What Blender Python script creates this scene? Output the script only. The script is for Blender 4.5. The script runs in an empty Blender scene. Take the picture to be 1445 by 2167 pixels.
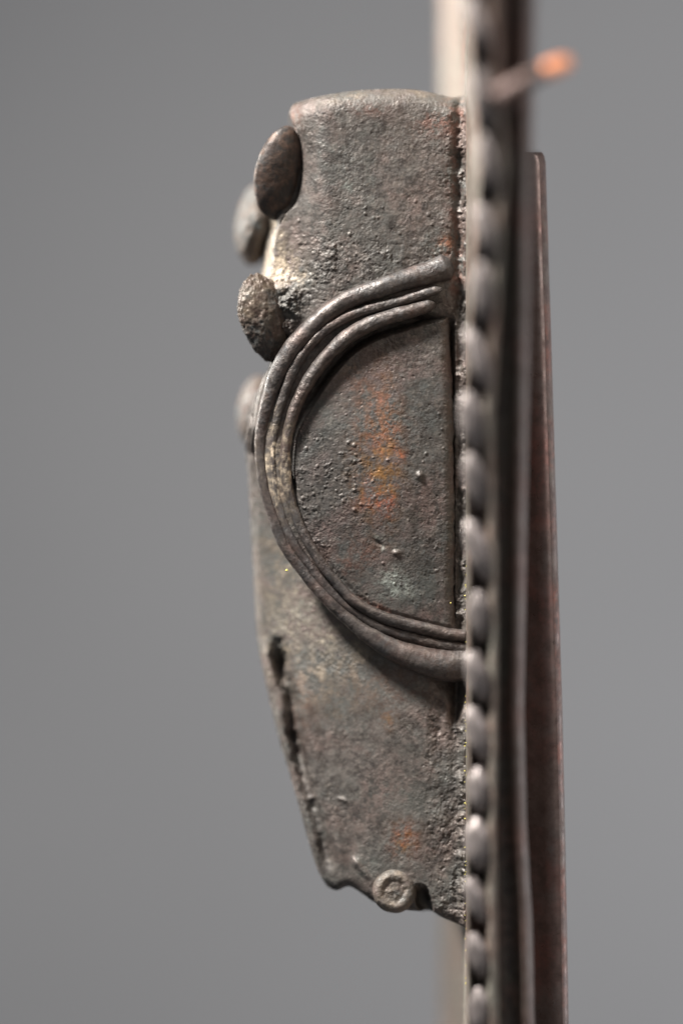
import bpy, math, random
import numpy as np
random.seed(7)
rng = np.random.default_rng(7)
PI = math.pi

# ------------------------------------------------------------------ camera, world, lamps
# 1 unit = 1 m; one "px" of the measuring grid is 0.1 mm on the plane of focus (y = 0)
S = 1e-4
D = 0.50
cam_d = bpy.data.cameras.new("camera")
cam = bpy.data.objects.new("camera", cam_d)
bpy.context.scene.collection.objects.link(cam)
cam.location = (0, -D, 0)
cam.rotation_euler = (PI / 2, 0, 0)
cam_d.sensor_fit = 'VERTICAL'
cam_d.sensor_height = 36
cam_d.sensor_width = 24
cam_d.lens = 36 * D / (2167 * S)
cam_d.clip_start = 0.02
cam_d.clip_end = 20
cam_d.dof.use_dof = True
cam_d.dof.focus_distance = D - 0.002
cam_d.dof.aperture_fstop = 2.1
bpy.context.scene.camera = cam

world = bpy.data.worlds.new("World")
bpy.context.scene.world = world
world.use_nodes = True
wb = world.node_tree.nodes["Background"]
wb.inputs[0].default_value = (0.93, 0.96, 1.0, 1)
wb.inputs[1].default_value = 0.16

def lamp(name, loc, target, size, power, color, sizey=None):
    d = bpy.data.lights.new(name, 'AREA')
    d.shape = 'RECTANGLE'
    d.size = size
    d.size_y = sizey or size
    d.energy = power
    d.color = color
    o = bpy.data.objects.new(name, d)
    bpy.context.scene.collection.objects.link(o)
    o.location = loc
    from mathutils import Vector
    o.rotation_euler = (Vector(target) - Vector(loc)).to_track_quat('-Z', 'Y').to_euler()
    return o

lamp("ceiling_spotlight", (-0.60, -0.36, 0.98), (0, 0.0, 0), 0.17, 60.0, (1.0, 0.96, 0.91))
lamp("rim_light", (-1.30, 0.80, 0.45), (0, 0.06, -0.03), 0.30, 34.0, (1.0, 0.95, 0.88))  # unseen rim lamp, added to brighten the front face and far rim
lamp("fill_light", (0.85, -0.75, 0.35), (0, 0, 0), 0.5, 5.5, (1.0, 0.95, 0.93))  # unseen fill lamp, added from the right front, also lights the bar bevel
lamp("wall_fill", (1.9, 1.0, -0.3), (0.35, 2.2, -0.25), 0.8, 24.0, (0.98, 0.98, 1.0))  # unseen lamp, added to make the wall lighter towards the right

vs = bpy.context.scene.view_settings
vs.view_transform = 'Standard'
vs.look = 'None'
vs.exposure = 0.0
vs.gamma = 1.0

# ------------------------------------------------------------------ helpers
COL = bpy.context.scene.collection

def W(px, py, Y):
    """grid position + depth in millimetres -> metres"""
    px = np.asarray(px, float); py = np.asarray(py, float); Y = np.asarray(Y, float) * 1e-3
    k = (D + Y) / D
    return np.stack([(px - 722.5) * S * k, Y + 0 * px, (1083.5 - py) * S * k], -1)

def hash2(ix, iy, seed):
    n = (ix.astype(np.int64) * 374761393 + iy.astype(np.int64) * 668265263 + seed * 1442695041) & 0xFFFFFFFF
    n = ((n ^ (n >> 13)) * 1274126177) & 0xFFFFFFFF
    n = (n ^ (n >> 16)) & 0xFFFFFFFF
    return n / 4294967295.0

def vnoise(x, y, seed=0):
    """2-D gradient noise, about -1..1"""
    ix = np.floor(x); iy = np.floor(y)
    fx = x - ix; fy = y - iy
    u = fx * fx * fx * (fx * (fx * 6 - 15) + 10); v = fy * fy * fy * (fy * (fy * 6 - 15) + 10)
    def g(dx, dy):
        a = hash2(ix + dx, iy + dy, seed) * 2 * PI
        return np.cos(a) * (fx - dx) + np.sin(a) * (fy - dy)
    return 1.5 * ((g(0, 0) * (1 - u) + g(1, 0) * u) * (1 - v) + (g(0, 1) * (1 - u) + g(1, 1) * u) * v)

def fbm(x, y, scale, octv=4, seed=0, gain=0.5):
    s = 0; a = 1; t = 0
    for k in range(octv):
        s = s + a * vnoise(x / scale * 2 ** k + 17.3 * k, y / scale * 2 ** k - 9.1 * k, seed + k)
        t += a; a *= gain
    return s / t

def sstep(a, b, x):
    t = np.clip((x - a) / (b - a), 0, 1)
    return t * t * (3 - 2 * t)

def blob(px, py, cx, cy, rx, ry, rot=0):
    c, s = math.cos(rot), math.sin(rot)
    dx = px - cx; dy = py - cy
    a = (dx * c + dy * s) / rx; b = (-dx * s + dy * c) / ry
    return np.exp(-(a * a + b * b))

def curve(pts, n, smooth=True):
    """resample a polyline by a Catmull-Rom spline, uniform in length"""
    p = np.array(pts, float)
    q = np.vstack([2 * p[0] - p[1], p, 2 * p[-1] - p[-2]])
    out = []
    for i in range(1, len(q) - 2):
        t = np.linspace(0, 1, 24, endpoint=False)[:, None]
        a, b, c, d = q[i - 1], q[i], q[i + 1], q[i + 2]
        out.append(0.5 * ((2 * b) + (-a + c) * t + (2 * a - 5 * b + 4 * c - d) * t ** 2 + (-a + 3 * b - 3 * c + d) * t ** 3))
    out = np.vstack(out + [p[-1:]])
    L = np.concatenate([[0], np.cumsum(np.linalg.norm(np.diff(out[:, :2], axis=0), axis=1))])
    s = np.linspace(0, L[-1], n)
    return np.stack([np.interp(s, L, out[:, k]) for k in range(p.shape[1])], -1)

def mesh_obj(name, verts, quads, mat, parent=None, patch=None, tris=None, smooth=True):
    me = bpy.data.meshes.new(name)
    verts = np.asarray(verts, np.float32).reshape(-1, 3)
    quads = np.asarray(quads, np.int32).reshape(-1, 4)
    nt = 0 if tris is None else len(tris)
    me.vertices.add(len(verts)); me.vertices.foreach_set('co', verts.ravel())
    me.loops.add(quads.size + nt * 3)
    li = quads.ravel()
    if nt: li = np.concatenate([li, np.asarray(tris, np.int32).ravel()])
    me.loops.foreach_set('vertex_index', li)
    me.polygons.add(len(quads) + nt)
    st = np.arange(len(quads)) * 4
    if nt: st = np.concatenate([st, quads.size + np.arange(nt) * 3])
    me.polygons.foreach_set('loop_start', st.astype(np.int32))
    me.update(calc_edges=True)
    me.validate()
    me.polygons.foreach_set('use_smooth', [smooth] * len(me.polygons))
    if patch is not None:
        at = me.color_attributes.new('patch', 'FLOAT_COLOR', 'POINT')
        at.data.foreach_set('color', np.asarray(patch, np.float32).ravel())
    me.materials.append(mat)
    o = bpy.data.objects.new(name, me)
    COL.objects.link(o)
    if parent: o.parent = parent
    return o

def grid_quads(nu, nv, wrap_u=False, flip=False, base=0):
    """index grid [v, u]"""
    iu = np.arange(nu if wrap_u else nu - 1); iv = np.arange(nv - 1)
    U, V = np.meshgrid(iu, iv)
    U2 = (U + 1) % nu
    a = V * nu + U; b = V * nu + U2; c = (V + 1) * nu + U2; d = (V + 1) * nu + U
    q = np.stack([a, b, c, d], -1).reshape(-1, 4) + base
    return q[:, ::-1] if flip else q

# ------------------------------------------------------------------ materials
def N(nt, t, **kw):
    n = nt.nodes.new(t)
    for k, v in kw.items(): setattr(n, k, v)
    return n

def mixc(nt, fac, a, b, blend='MIX'):
    m = N(nt, 'ShaderNodeMix', data_type='RGBA', blend_type=blend)
    for sock, val in ((m.inputs[0], fac), (m.inputs[6], a), (m.inputs[7], b)):
        if isinstance(val, bpy.types.NodeSocket): nt.links.new(val, sock)
        elif isinstance(val, (int, float)): sock.default_value = val
        else: sock.default_value = (*val, 1)
    return m.outputs[2]

def noise_f(nt, co, scale, detail=4, rough=0.55, lo=0.4, hi=0.6):
    n = N(nt, 'ShaderNodeTexNoise'); n.inputs['Scale'].default_value = scale
    n.inputs['Detail'].default_value = detail; n.inputs['Roughness'].default_value = rough
    nt.links.new(co, n.inputs['Vector'])
    r = N(nt, 'ShaderNodeMapRange'); r.inputs[1].default_value = lo; r.inputs[2].default_value = hi
    nt.links.new(n.outputs[0], r.inputs[0])
    return r.outputs[0]

def bronze(name, base, dark, cool, warm, rough=0.5, metal=0.35, bump=0.25, use_patch=True, wear=0.25, gscale=1.0, spec=0.5):
    m = bpy.data.materials.new(name); m.use_nodes = True
    nt = m.node_tree; b = nt.nodes['Principled BSDF']
    co = N(nt, 'ShaderNodeTexCoord').outputs['Object']
    c = mixc(nt, noise_f(nt, co, 48 * gscale, 6, 0.65, 0.42, 0.56), base, cool)
    c = mixc(nt, noise_f(nt, co, 85 * gscale, 6, 0.65, 0.47, 0.62), c, warm)
    c = mixc(nt, noise_f(nt, co, 420 * gscale, 6, 0.75, 0.42, 0.62), c, dark)
    f = noise_f(nt, co, 900 * gscale, 3, 0.7, 0.5, 0.75)
    mul = N(nt, 'ShaderNodeMath', operation='MULTIPLY'); mul.inputs[1].default_value = wear
    nt.links.new(f, mul.inputs[0])
    c = mixc(nt, mul.outputs[0], c, (0.34, 0.30, 0.26))
    rr = N(nt, 'ShaderNodeMapRange'); rr.inputs[3].default_value = rough - 0.13; rr.inputs[4].default_value = rough + 0.16
    nt.links.new(noise_f(nt, co, 300, 4, 0.6, 0.3, 0.7), rr.inputs[0])
    rough_out = rr.outputs[0]
    if use_patch:
        at = N(nt, 'ShaderNodeAttribute', attribute_name='patch')
        sep = N(nt, 'ShaderNodeSeparateColor'); nt.links.new(at.outputs['Color'], sep.inputs[0])
        br = noise_f(nt, co, 420, 6, 0.75, 0.43, 0.66)
        def ch(s, gain):
            k = N(nt, 'ShaderNodeMath', operation='MULTIPLY'); nt.links.new(s, k.inputs[0]); nt.links.new(br, k.inputs[1])
            k2 = N(nt, 'ShaderNodeMath', operation='MULTIPLY', use_clamp=True); nt.links.new(k.outputs[0], k2.inputs[0]); k2.inputs[1].default_value = gain
            return k2.outputs[0]
        oc = mixc(nt, noise_f(nt, co, 150, 5, 0.7, 0.46, 0.66), (0.25, 0.130, 0.048), (0.30, 0.075, 0.032))
        c = mixc(nt, ch(sep.outputs[0], 1.25), c, oc)       # orange oxide
        c = mixc(nt, ch(sep.outputs[1], 1.2), c, (0.30, 0.33, 0.30))         # pale green corrosion
        c = mixc(nt, ch(sep.outputs[2], 1.15), c, (0.58, 0.48, 0.36))        # gold dust, also carries painted highlights
        c = mixc(nt, ch(at.outputs['Alpha'], 1.0), c, (0.24, 0.115, 0.085))  # pinkish crust
    nt.links.new(c, b.inputs['Base Color'])
    nt.links.new(rough_out, b.inputs['Roughness'])
    b.inputs['Metallic'].default_value = metal
    b.inputs['Specular IOR Level'].default_value = spec
    n1 = N(nt, 'ShaderNodeTexNoise'); n1.inputs['Scale'].default_value = 2300; n1.inputs['Detail'].default_value = 3; n1.inputs['Roughness'].default_value = 0.6
    nt.links.new(co, n1.inputs['Vector'])
    vo = N(nt, 'ShaderNodeTexVoronoi', feature='SMOOTH_F1'); vo.inputs['Scale'].default_value = 1100
    nt.links.new(co, vo.inputs['Vector'])
    reg = noise_f(nt, co, 65, 5, 0.65, 0.42, 0.60)
    sb = N(nt, 'ShaderNodeMath', operation='MULTIPLY'); nt.links.new(vo.outputs['Distance'], sb.inputs[0]); nt.links.new(reg, sb.inputs[1])
    ad = N(nt, 'ShaderNodeMath', operation='MULTIPLY_ADD'); nt.links.new(sb.outputs[0], ad.inputs[0]); ad.inputs[1].default_value = -0.9; nf = N(nt, 'ShaderNodeMath', operation='MULTIPLY_ADD'); nt.links.new(reg, nf.inputs[0]); nf.inputs[1].default_value = 0.75; nf.inputs[2].default_value = 0.22
    nm = N(nt, 'ShaderNodeMath', operation='MULTIPLY'); nt.links.new(n1.outputs[0], nm.inputs[0]); nt.links.new(nf.outputs[0], nm.inputs[1]); nt.links.new(nm.outputs[0], ad.inputs[2])
    bp = N(nt, 'ShaderNodeBump'); bp.inputs['Strength'].default_value = bump; bp.inputs['Distance'].default_value = 0.0004
    nt.links.new(ad.outputs[0], bp.inputs['Height'])
    nt.links.new(bp.outputs[0], b.inputs['Normal'])
    return m

M_body = bronze('patinated_bronze', (0.118, 0.104, 0.094), (0.040, 0.034, 0.031), (0.092, 0.091, 0.084), (0.140, 0.106, 0.094), 0.54, 0.28, 0.55)
M_panel = bronze('smooth_patina', (0.095, 0.084, 0.077), (0.036, 0.032, 0.029), (0.066, 0.070, 0.067), (0.120, 0.086, 0.078), 0.52, 0.28, 0.5)
M_strand = bronze('rubbed_bronze', (0.090, 0.076, 0.070), (0.045, 0.038, 0.036), (0.080, 0.078, 0.078), (0.105, 0.075, 0.065), 0.46, 0.45, 0.5, wear=0.18)
M_knob = bronze('shaded_bronze', (0.034, 0.029, 0.027), (0.018, 0.015, 0.014), (0.036, 0.037, 0.037), (0.050, 0.034, 0.028), 0.50, 0.35, 0.3, wear=0.06)  # near-black colour stands in for the shade on the upper knob's face
M_nose = bronze('crusted_dark_bronze', (0.062, 0.052, 0.045), (0.026, 0.021, 0.018), (0.055, 0.056, 0.054), (0.10, 0.075, 0.052), 0.5, 0.3, 0.4)
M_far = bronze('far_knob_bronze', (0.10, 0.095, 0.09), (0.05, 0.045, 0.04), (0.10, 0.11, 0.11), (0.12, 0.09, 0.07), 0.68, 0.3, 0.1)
M_bead = bronze('worn_bead_bronze', (0.28, 0.25, 0.24), (0.12, 0.10, 0.092), (0.29, 0.29, 0.295), (0.28, 0.20, 0.18), 0.40, 0.55, 0.10, use_patch=False, wear=0.2)
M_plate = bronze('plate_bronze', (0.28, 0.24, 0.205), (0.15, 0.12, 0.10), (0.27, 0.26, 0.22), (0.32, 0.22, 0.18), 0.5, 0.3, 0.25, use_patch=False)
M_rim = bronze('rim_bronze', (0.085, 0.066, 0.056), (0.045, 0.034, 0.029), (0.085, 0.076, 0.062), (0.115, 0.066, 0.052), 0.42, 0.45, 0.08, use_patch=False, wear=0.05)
M_pin = bronze('pin_bronze', (0.10, 0.062, 0.052), (0.05, 0.03, 0.026), (0.09, 0.07, 0.06), (0.14, 0.06, 0.045), 0.5, 0.3, 0.1, use_patch=False, wear=0.05)
M_ridge = bronze('ridge_bronze', (0.16, 0.115, 0.10), (0.09, 0.06, 0.05), (0.14, 0.115, 0.10), (0.19, 0.11, 0.09), 0.5, 0.3, 0.1, use_patch=False, wear=0.02)
M_bar = bronze('red_brown_bar', (0.155, 0.108, 0.092), (0.10, 0.066, 0.055), (0.135, 0.105, 0.094), (0.180, 0.088, 0.072), 0.36, 0.5, 0.05, use_patch=False, wear=0.03, gscale=0.5)
M_edge = bronze('bar_edge_highlight', (0.20, 0.125, 0.105), (0.11, 0.07, 0.06), (0.18, 0.14, 0.12), (0.26, 0.11, 0.08), 0.5, 0.3, 0.05, use_patch=False, wear=0.1)  # lighter pinkish bronze paints the highlight on the bar's bevel
M_copper = bronze('bare_copper', (0.95, 0.36, 0.17), (0.75, 0.25, 0.11), (0.95, 0.45, 0.25), (0.95, 0.32, 0.13), 0.45, 0.3, 0.05, use_patch=False, wear=0.0)
M_gold = bpy.data.materials.new('yellow_specks'); M_gold.use_nodes = True
g = M_gold.node_tree.nodes['Principled BSDF']; g.inputs['Base Color'].default_value = (0.62, 0.55, 0.14, 1); g.inputs['Roughness'].default_value = 0.3

M_wall = bpy.data.materials.new('grey_painted_wall'); M_wall.use_nodes = True
nt = M_wall.node_tree; b = nt.nodes['Principled BSDF']
co = N(nt, 'ShaderNodeTexCoord').outputs['Object']
c = mixc(nt, noise_f(nt, co, 3, 3, 0.5, 0.3, 0.7), (0.218, 0.221, 0.231), (0.230, 0.233, 0.243))
nt.links.new(c, b.inputs['Base Color']); b.inputs['Roughness'].default_value = 0.8
n1 = N(nt, 'ShaderNodeTexNoise'); n1.inputs['Scale'].default_value = 260
nt.links.new(co, n1.inputs['Vector'])
bp = N(nt, 'ShaderNodeBump'); bp.inputs['Strength'].default_value = 0.15; bp.inputs['Distance'].default_value = 0.001
nt.links.new(n1.outputs[0], bp.inputs['Height']); nt.links.new(bp.outputs[0], b.inputs['Normal'])

# ------------------------------------------------------------------ setting: the wall behind
wv = []
nx, nz = 25, 25
for j in range(nz):
    for i in range(nx):
        wv.append((-3 + 6 * i / (nx - 1), 2.2, -2.5 + 5 * j / (nz - 1)))
wall = mesh_obj('background_wall', wv, grid_quads(nx, nz), M_wall)
# give it thickness
sm = wall.modifiers.new('thickness', 'SOLIDIFY'); sm.thickness = 0.1; sm.offset = -1
wall['kind'] = 'structure'

# ------------------------------------------------------------------ the bronze
root = bpy.data.objects.new('bronze_ornament', None)
root.empty_display_size = 0.02
COL.objects.link(root)
root['label'] = 'dark patinated bronze relief ornament seen edge-on, with beaded rim and copper-tipped pin'
root['category'] = 'bronze ornament'

# --- outlines and centre lines (measuring grid)
left_pts = [(612, 238), (622, 262), (637, 300), (641, 350), (636, 400), (621, 440), (598, 466), (584, 505), (580, 560), (572, 600), (566, 700), (570, 770), (556, 800),
            (541, 850), (531, 920), (525, 960), (528, 1050), (536, 1200), (545, 1350), (562, 1440), (590, 1560), (620, 1660),
            (650, 1770), (672, 1840), (692, 1876)]
top_pts = [(612, 238), (624, 219), (680, 203), (750, 192), (820, 188), (880, 190), (930, 200), (960, 206), (990, 200)]
bot_pts = [(692, 1876), (712, 1884), (739, 1876), (769, 1893), (792, 1909), (832, 1922), (883, 1928), (910, 1927), (937, 1942), (984, 1962)]
outer_pts = [(958, 559, 31), (905, 579, 26), (850, 595, 22), (800, 611, 21), (748, 630, 20), (700, 658, 20), (655, 697, 20), (618, 740, 21), (588, 792, 19),
             (568, 850, 16), (554, 910, 13), (552, 970, 12), (560, 1030, 12), (578, 1090, 12), (600, 1148, 13), (636, 1200, 13), (676, 1249, 14),
             (724, 1297, 15), (777, 1341, 18), (835, 1376, 24), (890, 1396, 30), (940, 1408, 34), (990, 1408, 34)]
mid_pts = [(936, 611, 7), (890, 624, 8), (830, 641, 9), (754, 662, 10), (700, 690, 10), (663, 721, 10), (630, 765, 10), (606, 820, 10), (588, 880, 9), (578, 945, 7),
           (580, 1005, 7), (590, 1062, 8), (613, 1132, 8), (659, 1202, 8), (708, 1260, 9), (765, 1305, 9), (823, 1334, 10), (880, 1350, 10), (930, 1364, 11), (985, 1372, 12)]
inner_pts = [(921, 643, 11), (869, 658, 14), (792, 682, 15), (735, 713, 15), (694, 752, 14), (660, 795, 13), (633, 845, 12), (612, 905, 11), (604, 960, 10),
             (606, 1010, 10), (616, 1060, 10), (640, 1122, 10), (672, 1180, 10), (712, 1233, 10), (750, 1272, 10), (796, 1300, 11), (861, 1321, 12), (937, 1340, 12), (985, 1345, 12)]
outer_c = curve(outer_pts, 700); mid_c = curve([(a, b, c + 2.2) for a, b, c in mid_pts], 700); inner_c = curve([(a, b, c + 1.2) for a, b, c in inner_pts], 700)

def row_interp(c, py, lo=None, hi=None):
    o = np.argsort(c[:, 1]); return np.interp(py, c[o, 1], c[o, 0])

def low_depth(px, py):
    """depth (mm) of the lower flank, which falls away to the left"""
    f = np.clip((px - 540) / 440, 0, 1)
    y = 1.6 + 11.0 * (1 - f) ** 2.3
    return y

# arc lower half as y(x)
k0 = np.argmin(outer_c[:, 0])
arc_low = outer_c[k0:]

def macro(px, py):
    arc_y = np.interp(px, arc_low[:, 0], arc_low[:, 1])
    t = sstep(-14, 10, py - arc_y)
    # left of the arc: flank begins where the arc has its leftmost point
    t = np.where(px < outer_c[k0, 0] + 8, np.maximum(t, sstep(900, 965, py)), t)
    up = 1.0 + 2.0 * np.exp(-((px - 975) / 14.0) ** 2) + 0.9 * sstep(700, 600, px) * 4 * (py > 0)
    up = up + 1.2 * np.cos((px - 800) / 200.0) * -1
    return up * (1 - t) + low_depth(px, py) * t, t

def micro(px, py, t):
    """fine relief in millimetres, positive = away from the viewer"""
    n = 0.20 * fbm(px, py, 60, 4, 1) + 0.04 * fbm(px, py, 13, 3, 11) + 0.22 * fbm(px, py, 130, 2, 15) 
    rough_band = np.clip(sstep(925, 970, px) + 1.0 * sstep(850, 950, px) * sstep(1420, 1500, py) + blob(px, py, 700, 560, 110, 60) + 0.7 * blob(px, py, 620, 620, 60, 60) + 0.5 * blob(px, py, 860, 540, 90, 40) + 0.12, 0, 1.2)
    wx = px + 9 * fbm(px, py, 30, 3, 35); wy = py + 9 * fbm(px, py, 30, 3, 38)
    crust = fbm(wx, wy, 21, 6, 31, 0.68) * (0.75 + 0.5 * fbm(px, py, 90, 2, 44))
    n += rough_band * (-0.75 * np.clip(crust - 0.02, 0, 1) + 1.3 * np.clip(-crust - 0.10, 0, 1))
    g = fbm(wx, wy, 11, 3, 57, 0.6)
    n += -0.35 * np.clip(g - 0.30, 0, 1) * (0.3 + rough_band)
    n += 0.6 * np.clip(-g - 0.34, 0, 1) * (0.4 + rough_band)
    n += 0.05 * fbm(px, py, 5, 2, 58)
    return n

def warts(px, py, seed, n, box, r0, r1, h):
    r = np.random.default_rng(seed); out = np.zeros_like(px)
    for _ in range(n):
        cx = r.uniform(box[0], box[2]); cy = r.uniform(box[1], box[3]); rr = r.uniform(r0, r1)
        m = (np.abs(px - cx) < rr * 1.6) & (np.abs(py - cy) < rr * 1.6)
        if m.any():
            d2 = ((px[m] - cx) ** 2 + (py[m] - cy) ** 2) / rr ** 2
            out[m] = np.minimum(out[m], -h * rr / r1 * np.clip(1 - d2, 0, 1) ** 0.7)
    return out

# --- main relief body: Coons patch
NU, NV = 300, 1080
Lc = curve(left_pts, NV); Tc = curve(top_pts, NU); Bc = curve(bot_pts, NU)
Rc = np.stack([np.linspace(990, 984, NV), np.linspace(200, 1962, NV)], -1)
u = np.linspace(0, 1, NU)[None, :, None]; v = np.linspace(0, 1, NV)[:, None, None]
P = (1 - v) * Tc[None] + v * Bc[None] + (1 - u) * Lc[:, None] + u * Rc[:, None] \
    - ((1 - u) * (1 - v) * Tc[0] + u * (1 - v) * Tc[-1] + (1 - u) * v * Bc[0] + u * v * Bc[-1])
px, py = P[..., 0], P[..., 1]
Ym, tl = macro(px, py)
dl = px - Lc[:, 0][:, None]
dtop = py - np.interp(px, Tc[:, 0], Tc[:, 1]); dbot = np.interp(px, Bc[:, 0], Bc[:, 1]) - py
def roundoff(d, R):
    q = np.clip(R - np.clip(d, 0, R), 0, R)
    return (R - np.sqrt(np.maximum(R * R - q * q, 0)))
Ym = Ym + 0.1 * roundoff(dl, 20) * (1 - 0.9 * sstep(430, 460, py) * sstep(640, 600, py)) + 0.1 * roundoff(dtop, 44) + 0.1 * roundoff(dbot, 22)
# groove beside the front edge of the lower flank, with a raised lip
gr = curve([(588, 1350), (590, 1375), (596, 1416), (613, 1471), (626, 1566), (645, 1642), (663, 1700), (685, 1776), (695, 1835)], 300)
gx = np.interp(py, gr[:, 1], gr[:, 0]) + 4 * fbm(px * 0 + 3, py, 60, 4, 5)
gm = sstep(1340, 1400, py + 12 * fbm(px, py, 20, 2, 7)) * sstep(1850, 1800, py)
gw = 13 + 5 * fbm(px, py, 45, 3, 6)
gw = gw + 4 * np.exp(-((py - 1395) / 40) ** 2)
groove = np.exp(-np.abs((px - gx) / gw) ** 2.4) * gm * (0.9 + 0.5 * fbm(px, py, 34, 3, 9))
deep = 0.5 + 0.5 * (np.exp(-((py - 1400) / 50) ** 2) + 0.8 * np.exp(-((py - 1570) / 30) ** 2) + 0.5 * np.exp(-((py - 1480) / 30) ** 2)) - 0.22 * sstep(1600, 1680, py)
Ym = Ym - 1.0 * np.exp(-((px - gx + 26) / 13) ** 2) * gm + 4.6 * groove * np.clip(deep, 0, 1.2)
Ym = Ym - 0.8 * np.exp(-((px - gx - 28) / 18) ** 2) * gm * sstep(1380, 1500, py)
# scar marks on the flank
Ym = Ym - 0.4 * blob(px, py, 724, 1692, 11, 4, 0.4) - 0.35 * blob(px, py, 658, 1688, 12, 4, -0.25)
Ym = Ym - 0.5 * blob(px, py, 755, 1825, 12, 12) - 0.6 * blob(px, py, 765, 1840, 26, 6, 0.9)
# holes: under the nose, beside the rivet, at the foot of the arc
Ym = Ym - (2.4 + 2.0 * fbm(px, py, 22, 5, 83, 0.62)) * blob(px, py, 606, 640, 32, 44) - (1.6 + 2.0 * fbm(px, py, 16, 4, 84)) * blob(px, py, 600, 695, 18, 16)
Ym = Ym + 9 * blob(px, py, 603, 726, 13, 15) ** 2 + 7.0 * sstep(0.35, 0.8, blob(px, py, 895 + 0.25 * (py - 1900), 1905, 19, 40) * (1 + 0.5 * fbm(px, py, 25, 4, 66)))
Ym = Ym + 0.8 * blob(px, py, 650, 350, 14, 60, 0.12)
Ym = Ym + 2.5 * sstep(905, 960, px) * sstep(1360, 1420, py) * sstep(1500, 1420, py) + 3.0 * blob(px, py, 965, 1480, 12, 60)
Ym = Ym + 0.5 * blob(px, py, 925, 1540, 14, 60) * (1 + fbm(px, py, 20, 3, 19))
# dust crust at the foot of the flank
Ym = Ym + micro(px, py, tl) * (1 - 0.45 * tl * (px < 900))
Ym = Ym + warts(px, py, 3, 40, (600, 420, 960, 620), 1.5, 5, 0.22)
# pull the body back where the cheek panel lies
inx = np.interp(py, *[a[np.argsort(inner_c[:, 1])] for a in (inner_c[:, 1], inner_c[:, 0])])
under = sstep(0, 10, px - inx) * sstep(966, 950, px) * sstep(655, 700, py) * sstep(1335, 1310, py)
Ym = Ym + (8.0 - 4.5 * sstep(890, 935, px)) * under
Ym = Ym - (1.6 + 1.7 * fbm(px, py, 40, 5, 71, 0.60)) * sstep(964, 982, px + 20 * fbm(px * 0.5, py, 60, 5, 72, 0.62)) * sstep(215, 300, py) + 1.5 * blob(px, py, 962, 1000, 9, 1)*0
# colour patches
nz = fbm(px, py, 35, 4, 77)
O = 0.9 * blob(px, py, 855, 1775, 26, 34) + 0.6 * blob(px, py, 822, 1522, 14, 20) + 0.8 * blob(px, py, 945, 515, 22, 14, -0.6) + 0.35 * blob(px, py, 620, 250, 20, 30)
G = 0.6 * blob(px, py, 735, 395, 12, 14) + 0.12 * blob(px, py, 720, 480, 60, 60) + 0.2 * blob(px, py, 850, 1690, 60, 40) + 0.3 * blob(px, py, 640, 1320, 70, 80) + 0.3 * blob(px, py, 770, 1830, 40, 20)
Bd = 1.4 * blob(px, py, 588, 575, 26, 26) + 0.7 * blob(px, py, 610, 545, 26, 26) + 0.5 * blob(px, py, 592, 500, 12, 60) + 0.5 * blob(px, py, 635, 590, 25, 16)  # gold dust, with the brightness of the lit front face painted in
Bd = Bd + 0.42 * blob(px, py, 610, 1270, 90, 170) * (0.7 + nz) + 0.2 * sstep(34, 6, dtop) * sstep(625, 690, px) * (0.6 + nz) + 0.25 * blob(px, py, 720, 1450, 120, 60) * (0.6 + nz)  # top lip highlight painted pale; flank is part dust, part painted brightening
Bd = Bd + 0.06 * sstep(955, 985, px) * (0.6 + nz) + 0.28 * sstep(0.2, 0.6, blob(px, py, 690, 1370, 120, 60)) * (0.5 + nz)  # more of the flank's dust and painted brightening below the arc
A = 0.9 * blob(px, py, 940, 255, 60, 26, -0.35) + 0.7 * blob(px, py, 960, 560, 40, 60) + 0.5 * blob(px, py, 960, 380, 20, 140) + 0.4 * blob(px, py, 780, 232, 50, 16) + 0.25 * blob(px, py, 640, 1480, 30, 90) + 0.25 * blob(px, py, 830, 1450, 90, 50)
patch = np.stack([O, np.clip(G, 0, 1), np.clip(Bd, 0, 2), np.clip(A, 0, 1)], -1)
V0 = W(px, py, Ym)
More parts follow.
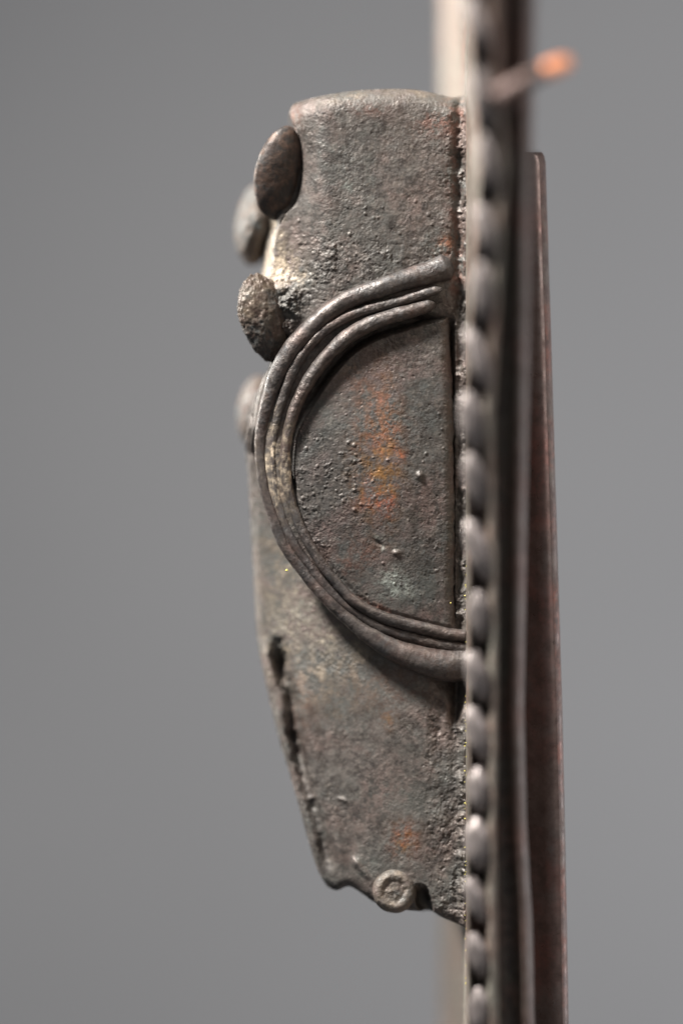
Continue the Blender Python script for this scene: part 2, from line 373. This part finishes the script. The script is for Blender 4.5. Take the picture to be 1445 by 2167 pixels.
# skirt: walls running back from the outline
ring_idx = np.concatenate([np.arange(NU)[::-1] * 0 + np.arange(NU)[::-1],                       # top row right -> left
                           (np.arange(1, NV)) * NU,                                            # left column
                           (NV - 1) * NU + np.arange(1, NU)])                                  # bottom row
ring = V0.reshape(-1, 3)[ring_idx]
rpx = px.ravel()[ring_idx]; rpy = py.ravel()[ring_idx]
is_left = np.zeros(len(ring_idx)); is_left[NU - 1:NU - 1 + NV] = 1
bulge = is_left * (30 * sstep(380, 450, rpy) * sstep(700, 600, rpy) + 16 * np.exp(-((rpy - 900) / 60) ** 2))
vert_list = [V0.reshape(-1, 3)]; patch_list = [patch.reshape(-1, 4)]; quads = [grid_quads(NU, NV, flip=True)]
base = V0.shape[0] * V0.shape[1]; prev = ring_idx
back = 0.072
steps = np.linspace(0, 1, 60)[1:]
for s in steps:
    r2 = ring.copy()
    y0 = ring[:, 1]
    r2[:, 1] = y0 + (back - y0) * s
    d = r2[:, 1] * 1000
    r2[:, 0] -= bulge * S * np.sin(np.clip(d / 60, 0, 1) * PI) ** 1.1
    r2[:, 0] -= is_left * 36 * S * sstep(262, 310, rpy) * sstep(475, 430, rpy) * sstep(1.5, 7, d)
    nn = fbm(rpx + rpy * 0.7, rpy + d * 10, 26, 4, 91) * 0.35e-3
    r2[:, 2] += nn * (1 - is_left); r2[:, 0] -= nn * is_left
    r2[:, 2] += (1 - is_left) * np.where(rpy < 600, 1, -1) * 0.0012 * np.sin(s * PI)
    idx = base + np.arange(len(ring_idx)); base += len(ring_idx)
    vert_list.append(r2)
    pp = patch.reshape(-1, 4)[ring_idx].copy(); pp[:, 2] = np.clip(pp[:, 2] + is_left * 0.8 * (rpy > 440) * (rpy < 620) * (0.6 + fbm(rpy, d * 10, 30, 3, 8)), 0, 2); patch_list.append(pp)  # front-face brightness carried on in pale gold colour
    quads.append(np.stack([prev[:-1], prev[1:], idx[1:], idx[:-1]], -1)); prev = idx
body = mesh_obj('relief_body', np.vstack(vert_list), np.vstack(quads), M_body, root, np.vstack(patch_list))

# --- cheek panel: the smooth D-shaped field inside the arc
NU2, NV2 = 240, 520
rows = np.linspace(662, 1343, NV2)
o = np.argsort(inner_c[:, 1])
ki = np.argmin(inner_c[:, 0])
up_half = inner_c[:ki + 1]; lo_half = inner_c[ki:]
xl = np.where(rows < inner_c[ki, 1], np.interp(rows, up_half[::-1][np.argsort(up_half[::-1][:, 1])][:, 1], up_half[::-1][np.argsort(up_half[::-1][:, 1])][:, 0]),
              np.interp(rows, lo_half[:, 1], lo_half[:, 0]))
xr = np.interp(rows, [660, 700, 900, 1100, 1250, 1320, 1343], [946, 950, 958, 962, 960, 966, 972])
xl = np.minimum(xl, xr - 6)
U = np.linspace(0, 1, NU2)[None]
ppx = xl[:, None] * (1 - U) + xr[:, None] * U; ppy = rows[:, None] + 0 * ppx
ppx = ppx + 6.5 * fbm(ppx * 0.3, ppy, 45, 6, 3, 0.62) * U ** 4
Yp = 0.6 - 3.0 * np.exp(-(((ppx - 800) / 260) ** 2 + ((ppy - 980) / 360) ** 2))
dsh = ppx - xl[:, None]
din = np.full(ppx.shape, 1e9)
for q_ in inner_c[::5]: din = np.minimum(din, (ppx - q_[0]) ** 2 + (ppy - q_[1]) ** 2)
din = np.sqrt(din)
Yp = Yp + 4.2 * sstep(1, 0.55, din / (22 + 18 * sstep(930, 820, ppy))) * (0.08 + 0.92 * sstep(1060, 940, ppy))                          # shadow trough beside the strand
Yp = Yp + 0.1 * roundoff(xr[:, None] - ppx, 24) * (1.0 + 0.5 * fbm(ppx * 0, ppy, 40, 3, 51))
pc = 0.16 * fbm(ppx, ppy, 80, 3, 21) + 0.05 * fbm(ppx, ppy, 12, 3, 22) + 0.04 * fbm(ppx, ppy, 5, 2, 24)
wx = ppx + 9 * fbm(ppx, ppy, 30, 3, 35); wy = ppy + 9 * fbm(ppx, ppy, 30, 3, 38)
cr = fbm(wx, wy, 19, 6, 25, 0.68) * (0.75 + 0.5 * fbm(ppx, ppy, 70, 2, 44))
reg = np.clip(blob(ppx, ppy, 700, 990, 75, 90) + 0.6 * blob(ppx, ppy, 760, 1050, 60, 40) + 0.7 * sstep(60, 25, dsh) + 0.6 * blob(ppx, ppy, 920, 1180, 40, 120) + 0.08, 0, 1)
pc += reg * (-0.75 * np.clip(cr - 0.08, 0, 1) + 0.6 * np.clip(-cr - 0.15, 0, 1))
pc += 0.35 * np.clip(-fbm(ppx, ppy, 11, 2, 28) - 0.36, 0, 1)
Yp += pc
Yp += warts(ppx, ppy, 9, 30, (640, 930, 780, 1080), 1.5, 5, 0.22) + warts(ppx, ppy, 10, 40, (620, 800, 950, 1320), 1.5, 4, 0.2)
Yp -= 0.7 * blob(ppx, ppy, 888, 1007, 7, 8) + 0.5 * blob(ppx, ppy, 838, 1170, 8, 6)
Yp += 0.4 * blob(ppx, ppy, 802, 1150, 14, 4, 0.6)
st = 10 * fbm(ppx * 0, ppy, 60, 3, 40)
O = 0.45 * blob(ppx + st, ppy, 800, 960, 42, 130) + 0.95 * blob(ppx + st, ppy, 820, 950, 20, 120) * (0.7 + 0.8 * fbm(ppx, ppy, 25, 4, 41)) + 0.45 * blob(ppx, ppy, 800, 1040, 45, 40) + 0.7 * blob(ppx, ppy, 845, 965, 12, 10) + 0.8 * blob(ppx, ppy, 829, 1058, 7, 7) + 0.5 * blob(ppx, ppy, 775, 1058, 7, 7) + 0.25 * blob(ppx, ppy, 790, 980, 50, 120)
G = 1.9 * blob(ppx, ppy, 825, 1232, 34, 28) * (0.7 + fbm(ppx, ppy, 14, 3, 42)) + 1.4 * blob(ppx, ppy, 803, 1138, 10, 4, 0.3) + 0.7 * blob(ppx, ppy, 810, 1165, 4, 16) + 0.3 * blob(ppx, ppy, 860, 1240, 60, 30) + 0.22 * blob(ppx, ppy, 700, 860, 60, 60)
Bd = 0.25 * blob(ppx, ppy, 720, 775, 40, 20) + 0.06 * sstep(30, 6, xr[:, None] - ppx)
A = 0.5 * blob(ppx, ppy, 760, 820, 50, 60) + 0.6 * blob(ppx, ppy, 815, 880, 25, 60) + 0.2 * sstep(20, 0, xr[:, None] - ppx) + 0.8 * blob(ppx, ppy, 800, 1285, 60, 9, 0.35) + 0.5 * blob(ppx, ppy, 750, 1180, 60, 40)
patch = np.stack([np.clip(O, 0, 1), np.clip(G, 0, 1), np.clip(Bd, 0, 1), np.clip(A, 0, 1)], -1)
Vp = W(ppx, ppy, Yp)
ext = Vp[:, -1].copy(); e1 = ext.copy(); e1[:, 1] += 0.003; e1[:, 0] += 0.0002
e2 = e1.copy(); e2[:, 1] += 0.008
nb = NV2 * NU2
qs = [grid_quads(NU2, NV2, flip=True)]
ei = np.arange(NV2) * NU2 + NU2 - 1; a1 = nb + np.arange(NV2); a2 = nb + NV2 + np.arange(NV2)
qs.append(np.stack([ei[1:], a1[1:], a1[:-1], ei[:-1]], -1)[:, ::-1]); qs.append(np.stack([a1[1:], a2[1:], a2[:-1], a1[:-1]], -1)[:, ::-1])
panel = mesh_obj('cheek_panel', np.vstack([Vp.reshape(-1, 3), e1, e2]), np.vstack(qs), M_panel, root,
                 np.vstack([patch.reshape(-1, 4), patch[:, -1], patch[:, -1]]))

# --- the three strands of the arc
def strand(name, c, lift, depth_k, mat, parent, seed, gold=0, nr=40, taper_start=True, pinch=None):
    n = len(c)
    xy = c[:, :2]; r = c[:, 2].copy()
    t = np.gradient(xy, axis=0); t /= np.linalg.norm(t, axis=1)[:, None]
    nrm = np.stack([-t[:, 1], t[:, 0]], -1)
    s = np.linspace(0, 1, n)
    if taper_start: r = r * np.sqrt(np.clip(s / 0.012, 0.02, 1))
    a = np.linspace(0, 2 * PI, nr, endpoint=False)[None]
    L = np.cumsum(np.linalg.norm(np.gradient(xy, axis=0), axis=1))[:, None]
    rr = r[:, None] * (1 + 0.06 * fbm(L + 0 * a, a * 20, 60, 3, seed) + 0.0 * a)
    fine = fbm(L + 0 * a, 22 * a, 24, 4, seed + 5, 0.55)
    rr = rr + 1.4 * fine + 2.0 * fbm(L + 0 * a, 20 * a, 70, 3, seed + 20)
    rr = rr * (1 - 0.16 * np.sin(a) ** 2)
    Xo = xy[:, 0][:, None] + nrm[:, 0][:, None] * np.cos(a) * rr
    Yo = xy[:, 1][:, None] + nrm[:, 1][:, None] * np.cos(a) * rr
    # depth of the strand centre: follows the panel; the outer side sits in front of the falling flank
    cen = np.interp(s, np.linspace(0, 1, len(lift)), lift)
    Z = cen[:, None] - 0.1 * np.sin(a) * rr * depth_k
    pat = np.zeros((n, nr, 4))
    gl = np.exp(-((xy[:, 1] - 985) / 75) ** 2) * (xy[:, 0] < 640)
    gl2 = gl[:, None] * gold * np.clip(0.5 + 1.4 * fbm(L + 0 * a, 16 * a, 16, 3, seed + 9), 0, 1.5)
    pat[..., 2] = gl2 + 0.12 * np.clip(fine, 0, 1)
    pat[..., 3] = 0.35 * np.clip(fbm(L + 0 * a, 10 * a, 60, 3, seed + 13), 0, 1)
    Vt = W(Xo, Yo, Z)
    q = grid_quads(nr, n, wrap_u=True)
    caps = W([xy[0, 0], xy[-1, 0]], [xy[0, 1], xy[-1, 1]], [cen[0], cen[-1]])
    i0 = n * nr
    tr = [(i0, (k + 1) % nr, k) for k in range(nr)] + [(i0 + 1, (n - 1) * nr + k, (n - 1) * nr + (k + 1) % nr) for k in range(nr)]
    return mesh_obj(name, np.vstack([Vt.reshape(-1, 3), caps]), q, mat, parent, np.vstack([pat.reshape(-1, 4), np.zeros((2, 4))]), tr)

arc = strand('arched_moulding', outer_c, [0.9, -1.2, -1.3, -0.2, 0.7, 0.9, 0.8, 0.2, 0.2, 1.0], 1.15, M_strand, root, 100, gold=0.15)
arc['label'] = 'thick outer strand of the arch'
strand('strand', mid_c, [-1.3, -1.6, -1.5, -0.6, 0.5, 0.7, 0.3, 0.0, 0.2, 0.7], 1.15, M_strand, arc, 200, gold=2.6)
strand('strand', inner_c, [-1.2, -2.2, -2.4, -2.0, -1.2, -0.6, -0.6, -0.8, -0.4, 0.2], 1.3, M_strand, arc, 300, gold=1.2)
# bed under the strands, full of dust
bed_c = np.stack([(outer_c[:, 0] + inner_c[:, 0]) / 2, (outer_c[:, 1] + inner_c[:, 1]) / 2, np.linalg.norm(outer_c[:, :2] - inner_c[:, :2], axis=1) * 0.42], -1)
bed = strand('strand_bed', bed_c, [0.4, -0.1, -0.2, 0.2, 0.6, 0.6, 0.5, 0.3, 0.5, 1.4], 0.35, M_body, arc, 400, gold=1.6)

# --- knobs
def knob(name, cx, cy, Y, rx, ry, ry_depth, rot, mat, seed, rough=0.02, shape=None, patchv=(0, 0, 0, 0), nu=110, nv=80):
    th = np.linspace(0, 2 * PI, nu, endpoint=False)[None]; ph = np.linspace(0.02, PI - 0.02, nv)[:, None]
    X = np.sin(ph) * np.cos(th); Yy = np.sin(ph) * np.sin(th); Z = np.cos(ph) + 0 * th
    n3 = (fbm(X * 60, Z * 80, 20, 4, seed, 0.6) * Yy * Yy + fbm(Yy * 60, Z * 80, 14, 4, seed + 50, 0.6) * X * X + fbm(X * 60, Yy * 60, 14, 4, seed + 90, 0.6) * Z * Z)
    f = 1 + rough * n3 + 0.09 * (1 + rough * 6) / 2 * fbm(X * 20 + Yy * 12, Z * 20 + Yy * 9, 16, 3, seed + 3)
    X, Yy, Z = X * f, Yy * f, Z * f
    if shape: X, Yy, Z = shape(X, Yy, Z)
    c, s = math.cos(rot), math.sin(rot)
    qx = cx + (X * c * rx - Z * s * ry); qy = cy - (X * s * rx + Z * c * ry)
    Vt = W(qx, qy, Y + Yy * ry_depth * 0.1)
    pat = np.tile(np.array(patchv, float), (nu * nv, 1)) * (0.5 + 0.5 * rng.random((nu * nv, 1)))
    i0 = nu * nv
    caps = Vt[[0, -1]].mean(axis=1)
    tr = [(i0, k, (k + 1) % nu) for k in range(nu)] + [(i0 + 1, (nv - 1) * nu + (k + 1) % nu, (nv - 1) * nu + k) for k in range(nu)]
    return mesh_obj(name, np.vstack([Vt.reshape(-1, 3), caps]), grid_quads(nu, nv, True, flip=True), mat, root, np.vstack([pat, np.zeros((2, 4))]), [t[::-1] for t in tr])

def bean(X, Y, Z):
    # flattened toward the viewer, straight on the wall side, fuller below
    X2 = np.where(X > 0, X * (0.75 - 0.1 * Z), X * (1 - 0.08 * Z))
    Y2 = np.where(Y < 0, Y * 0.8, Y) + 0.50 * X2 - 0.34 * Z
    return X2, Y2, Z
k1 = knob('knob', 597, 366, 5.6, 57, 100, 40, -0.17, M_knob, 500, 0.015, bean, (0.05, 0, 0.1, 0.3))
k1['label'] = 'smooth shade-darkened almond-shaped knob near the top'
def nose(X, Y, Z):
    return X * (1 + 0.12 * Z), np.where(Y < 0, Y * 1.0, Y) + 0.35 * X - 0.22 * Z, Z
k2 = knob('knob', 561, 674, 4.0, 52, 94, 44, 0.24, M_nose, 600, 0.12, nose, (0, 0.0, 0.05, 0.2), 200, 150)
k2['label'] = 'rough pitted knob over the arch'
k3 = knob('knob', 541, 474, 28, 42, 88, 130, -0.12, M_far, 700, 0.05, None, (0, 0.0, 0.1, 0.2))
k3['label'] = 'far knob, blurred'
k4 = knob('knob', 540, 868, 28, 38, 74, 130, -0.12, M_far, 800, 0.05, None, (0, 0.0, 0.0, 0.3))
k4['label'] = 'far lower knob, blurred'

# --- rivet at the foot: cup with a bright lip
def lathe_y(name, cx, cy, Y, prof, mat, parent, seed, n=72, tilt=(0, 0)):
    a = np.linspace(0, 2 * PI, n, endpoint=False)[None]
    pr = np.array(prof, float)
    pr = curve(pr, 60)
    r = pr[:, 0][:, None] * (1 + 0.05 * fbm(np.cos(a) * 20, np.sin(a) * 20 + pr[:, 1][:, None], 14, 3, seed))
    X = r * np.cos(a); Z = r * np.sin(a)
    Yd = pr[:, 1][:, None] * 0.1 + 0.22 * fbm(X + cx, Z + cy, 9, 3, seed + 4) + X * tilt[0] + Z * tilt[1]
    Vt = W(cx + X, cy + Z, Y + Yd)
    return mesh_obj(name, Vt.reshape(-1, 3), grid_quads(n, 60, True), mat, parent, np.tile([0, 0.1, 0.18, 0.1], (n * 60, 1)))
riv = lathe_y('rivet', 834, 1886, 3.6, [(43, 60), (45, 10), (46, -8), (44, -20), (38, -28), (31, -30), (25, -28), (20, -26), (11, -27), (0.5, -28)], M_body, root, 900, tilt=(0.01, -0.01))
riv['label'] = 'round rivet with hollow crusted centre at the lower edge'

# --- plate: cross-section swept up the object.  near edge, beaded band, groove, rim
stn = np.array([-160, 0, 190, 340, 480, 620, 760, 890, 1020, 1160, 1310, 1500, 1800, 2167, 2330], float)
bx = np.interp   # shorthand
def bead_x(p): return bx(p, stn, [1004, 1010, 1022, 1036, 1028, 1020, 1012, 1002, 1007, 1014, 1015, 1015, 1011, 1012, 1013])
def nearY(p): return bx(p, [-160, 0, 500, 1000, 1500, 2330], [-68, -64, -50, -36, -29, -24])
def rim_x(p): return bx(p, [-160, 0, 300, 700, 1083, 1500, 1750, 1950, 2330], [1118, 1116, 1110, 1104, 1098, 1092, 1098, 1110, 1118])
NR = 420
zr = np.linspace(-170, 2340, NR)
cx0 = bead_x(zr); nY = nearY(zr); rx0 = rim_x(zr)
FX = 985.5   # where the front face crosses the plane of focus
def to_px(x_focus, Y): return 722.5 + (x_focus - 722.5) * 1.0 / ((D * 1000 + Y) / (D * 1000))
def sweep(name, sections, mat, parent, closed=True, jitter=1.2, seed=0):
    """sections: list of (px array, Y array) around the profile; each runs down the object"""
    m = len(sections)
    V = np.zeros((NR, m, 3))
    for j, (a, b) in enumerate(sections):
        jj = jitter * fbm(zr + 91 * j, zr * 0 + j * 3.7, 70, 4, seed)
        V[:, j] = W(a + jj, zr, b)
    caps = []
    q = grid_quads(m, NR, wrap_u=closed)
    o = mesh_obj(name, V.reshape(-1, 3), q, mat, parent)
    return o
fr_near = to_px(FX, nY + 6)
# front face: x constant in the world, from the near edge to the far rim
farY = 92.0
def arr(v): return zr * 0 + v
secs = []
for Yq, bl in ((farY - 1, 8), (farY - 3, 15), (farY - 7, 17), (farY - 11, 15), (farY - 14, 8)): secs.append((to_px(FX - bl, arr(Yq)), arr(Yq)))
for Yq in np.linspace(farY - 16, 2, 16): secs.append((to_px(FX, arr(Yq)), arr(Yq)))
for f in np.linspace(0, 1, 10): secs.append((to_px(FX, nY * f * 0.85) , nY * f * 0.85 + 0.0))
secs.append((cx0 - 24, nY + 0.2)); secs.append((cx0 - 15, nY + 4.5)); secs.append((cx0 + 13, nY + 4.5))
secs.append((cx0 + 20, nY + 0.0)); secs.append((cx0 + 29, nY - 1.6)); secs.append((cx0 + 38, nY + 0.6))
secs.append((cx0 * 0.6 + rx0 * 0.4 + 4, nY + 4)); secs.append((rx0 - 22, nY + 4)); secs.append((rx0 - 14, nY + 3)); secs.append((rx0 - 6, nY + 1.2)); secs.append((rx0 + 4, nY + 1.6)); secs.append((rx0 + 11, nY + 4)); secs.append((rx0 + 16, nY + 9))
secs.append((to_px(1088, arr(8)), arr(8))); secs.append((to_px(1082, arr(farY)), arr(farY)))
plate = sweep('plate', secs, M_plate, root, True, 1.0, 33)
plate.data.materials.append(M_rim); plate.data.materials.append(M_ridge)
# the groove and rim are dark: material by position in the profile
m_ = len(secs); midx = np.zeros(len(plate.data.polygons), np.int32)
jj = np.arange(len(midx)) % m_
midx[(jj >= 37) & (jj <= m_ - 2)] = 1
midx[(jj >= 32) & (jj <= 32)] = 1  # bead channel floor darkened to paint the shade between beads
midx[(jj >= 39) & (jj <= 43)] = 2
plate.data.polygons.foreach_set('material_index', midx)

# --- beads, each its own piece; one mesh shared
def bead_mesh():
    nu, nv = 32, 22
    th = np.linspace(0, 2 * PI, nu, endpoint=False)[None]; ph = np.linspace(0.03, PI - 0.03, nv)[:, None]
    X = np.sin(ph) * np.cos(th); Y = np.sin(ph) * np.sin(th); Z = np.cos(ph) + 0 * th
    f = 1 + 0.16 * fbm(X * 20 + Y * 17, Z * 20 + Y * 5, 14, 4, 3)
    Vt = np.stack([X * f, Y * f, Z * f], -1).reshape(-1, 3)
    caps = np.array([[0, 0, 1], [0, 0, -1.]])
    i0 = nu * nv
    tr = [(i0, (k + 1) % nu, k)[::-1] for k in range(nu)] + [(i0 + 1, (nv - 1) * nu + k, (nv - 1) * nu + (k + 1) % nu)[::-1] for k in range(nu)]
    o = mesh_obj('bead', np.vstack([Vt, caps]), grid_quads(nu, nv, True, flip=True), M_bead, root, None, tr)
    return o
bead0 = bead_mesh(); first = True
bead_y = [-95, 45, 200, 345, 485, 620, 757, 890, 1022, 1165, 1305, 1432, 1553, 1672, 1785, 1905, 2022, 2140, 2255]
def put_bead(pxx, pyy, Y, rx, ry, rz, rot):
    global first
    o = bead0 if first else bead0.copy()
    if not first: COL.objects.link(o)
    first = False
    o.parent = root
    o.location = W(pxx, pyy, Y); k = (D + Y * 1e-3) / D
    o.scale = (rx * S * k * random.uniform(0.92, 1.1), ry * S * k * random.uniform(0.85, 1.15), rz * S * k)
    o.rotation_euler = (rot, random.uniform(-0.32, -0.10), random.uniform(-0.6, 0.6))
for i, b_ in enumerate(bead_y):
    pitch = (bead_y[min(i + 1, len(bead_y) - 1)] - bead_y[max(i - 1, 0)]) / (2 if 0 < i < len(bead_y) - 1 else 1)
    put_bead(float(bead_x(b_)) - 0.5 + random.uniform(-2, 2), b_, float(nearY(b_)) + 1.1, random.uniform(23, 27), 31, pitch * random.uniform(0.45, 0.53), random.uniform(0.1, 0.4))

# --- backing bar
zb = np.linspace(322, 2340, 300)
xr_ = np.interp(zb, [322, 330, 345, 700, 1000, 1200, 1500, 1800, 2150, 2340], [1146, 1151, 1154, 1165, 1174, 1180, 1189, 1196, 1202, 1205])
prof = [(-150, 16), (-148, 5), (-110, 3), (-62, 1.5), (-45, 0.6), (-30, 0.0), (-20, 0.15), (-14, 0.35), (-12.5, 0.45), (-11, 0.6), (-7, 1.0), (-2, 1.9), (0, 3.6), (-2, 10), (-14, 22)]
Vb = np.zeros((300, len(prof), 3))
for j, (dx, Yj) in enumerate(prof):
    edge = 1.0
    Vb[:, j] = W(xr_ + dx + 0.4 * fbm(zb, zb * 0 + j * 0.3, 120, 3, 61), zb, Yj + 0 * zb)
bar = mesh_obj('backing_bar', Vb.reshape(-1, 3), grid_quads(len(prof), 300, True), M_bar, root,
               None, None)
capv = []
me = bar.data
import bmesh
bm = bmesh.new(); bm.from_mesh(me); bm.verts.ensure_lookup_table()
top_loop = [bm.verts[j] for j in range(len(prof))]
f = bm.faces.new(top_loop)
bmesh.ops.recalc_face_normals(bm, faces=bm.faces)
bm.to_mesh(me); bm.free()
bar.data.materials.append(M_edge)
mi = np.zeros(len(bar.data.polygons), np.int32); k_ = np.arange(len(mi)) % len(prof); mi[(k_ >= 8) & (k_ <= 11)] = 1; mi[-1] = 0
bar.data.polygons.foreach_set('material_index', mi)
bar['label'] = 'smooth reddish brown bar behind the plate'

# --- pin with a copper tip
def tube(name, pts, mat, parent, seed, n=40, nr=28, squash=0.8):
    c = curve(pts, n); xy = c[:, :2]
    t = np.gradient(xy, axis=0); t /= np.linalg.norm(t, axis=1)[:, None]
    nrm = np.stack([-t[:, 1], t[:, 0]], -1)
    a = np.linspace(0, 2 * PI, nr, endpoint=False)[None]
    r = c[:, 3][:, None] * (1 + 0.05 * fbm(xy[:, 0][:, None] + 0 * a, a * 8, 14, 3, seed))
    X = xy[:, 0][:, None] + nrm[:, 0][:, None] * np.cos(a) * r; Yv = xy[:, 1][:, None] + nrm[:, 1][:, None] * np.cos(a) * r
    Z = c[:, 2][:, None] - 0.1 * np.sin(a) * r * squash
    V = W(X, Yv, Z); caps = np.stack([V[0].mean(0), V[-1].mean(0)])
    i0 = n * nr
    tr = [(i0, (k + 1) % nr, k) for k in range(nr)] + [(i0 + 1, (n - 1) * nr + k, (n - 1) * nr + (k + 1) % nr) for k in range(nr)]
    return mesh_obj(name, np.vstack([V.reshape(-1, 3), caps]), grid_quads(nr, n, True), mat, parent, None, tr)
pin = tube('pin', [(1052, 212, -61, 30), (1090, 184, -62, 22), (1130, 160, -62, 18), (1165, 144, -61, 17)], M_pin, root, 71)
tip = tube('tip', [(1152, 149, -61.5, 17), (1172, 141, -61.2, 19), (1190, 134, -61, 18), (1203, 129, -60.8, 13), (1210, 127, -60.6, 5)], M_copper, pin, 72)
tip['label'] = 'bright bare copper end'

# --- yellow specks along the joint, and a few dust grains
sv, sq = [], []
r = np.random.default_rng(5)
def speck(cx, cy, Y, rad):
    c = W(cx, cy, Y); b0 = len(sv)
    for d in ((1, 0, 0), (-1, 0, 0), (0, 1, 0), (0, -1, 0), (0, 0, 1), (0, 0, -1)):
        sv.append(c + np.array(d) * rad * S * r.uniform(0.7, 1.3))
    for t in ((0, 2, 4), (2, 1, 4), (1, 3, 4), (3, 0, 4), (2, 0, 5), (1, 2, 5), (3, 1, 5), (0, 3, 5)): sq.append([b0 + k for k in t])
for _ in range(55):
    yy = r.uniform(1180, 2120); speck(985 + r.normal(0, 1.2), yy, -1.2 + r.normal(0, 0.5), r.uniform(0.9, 2.1))
speck(607, 1207, -2.0, 3.2); speck(953, 1276, -2.5, 1.5)
for _ in range(0):
    yy = r.normal(985, 60); speck(585 + r.normal(0, 9), yy, -0.5, r.uniform(0.8, 1.6))
specks = mesh_obj('speck_dust', np.array(sv), np.zeros((0, 4)), M_gold, root, None, sq, smooth=False)
specks['kind'] = 'stuff'
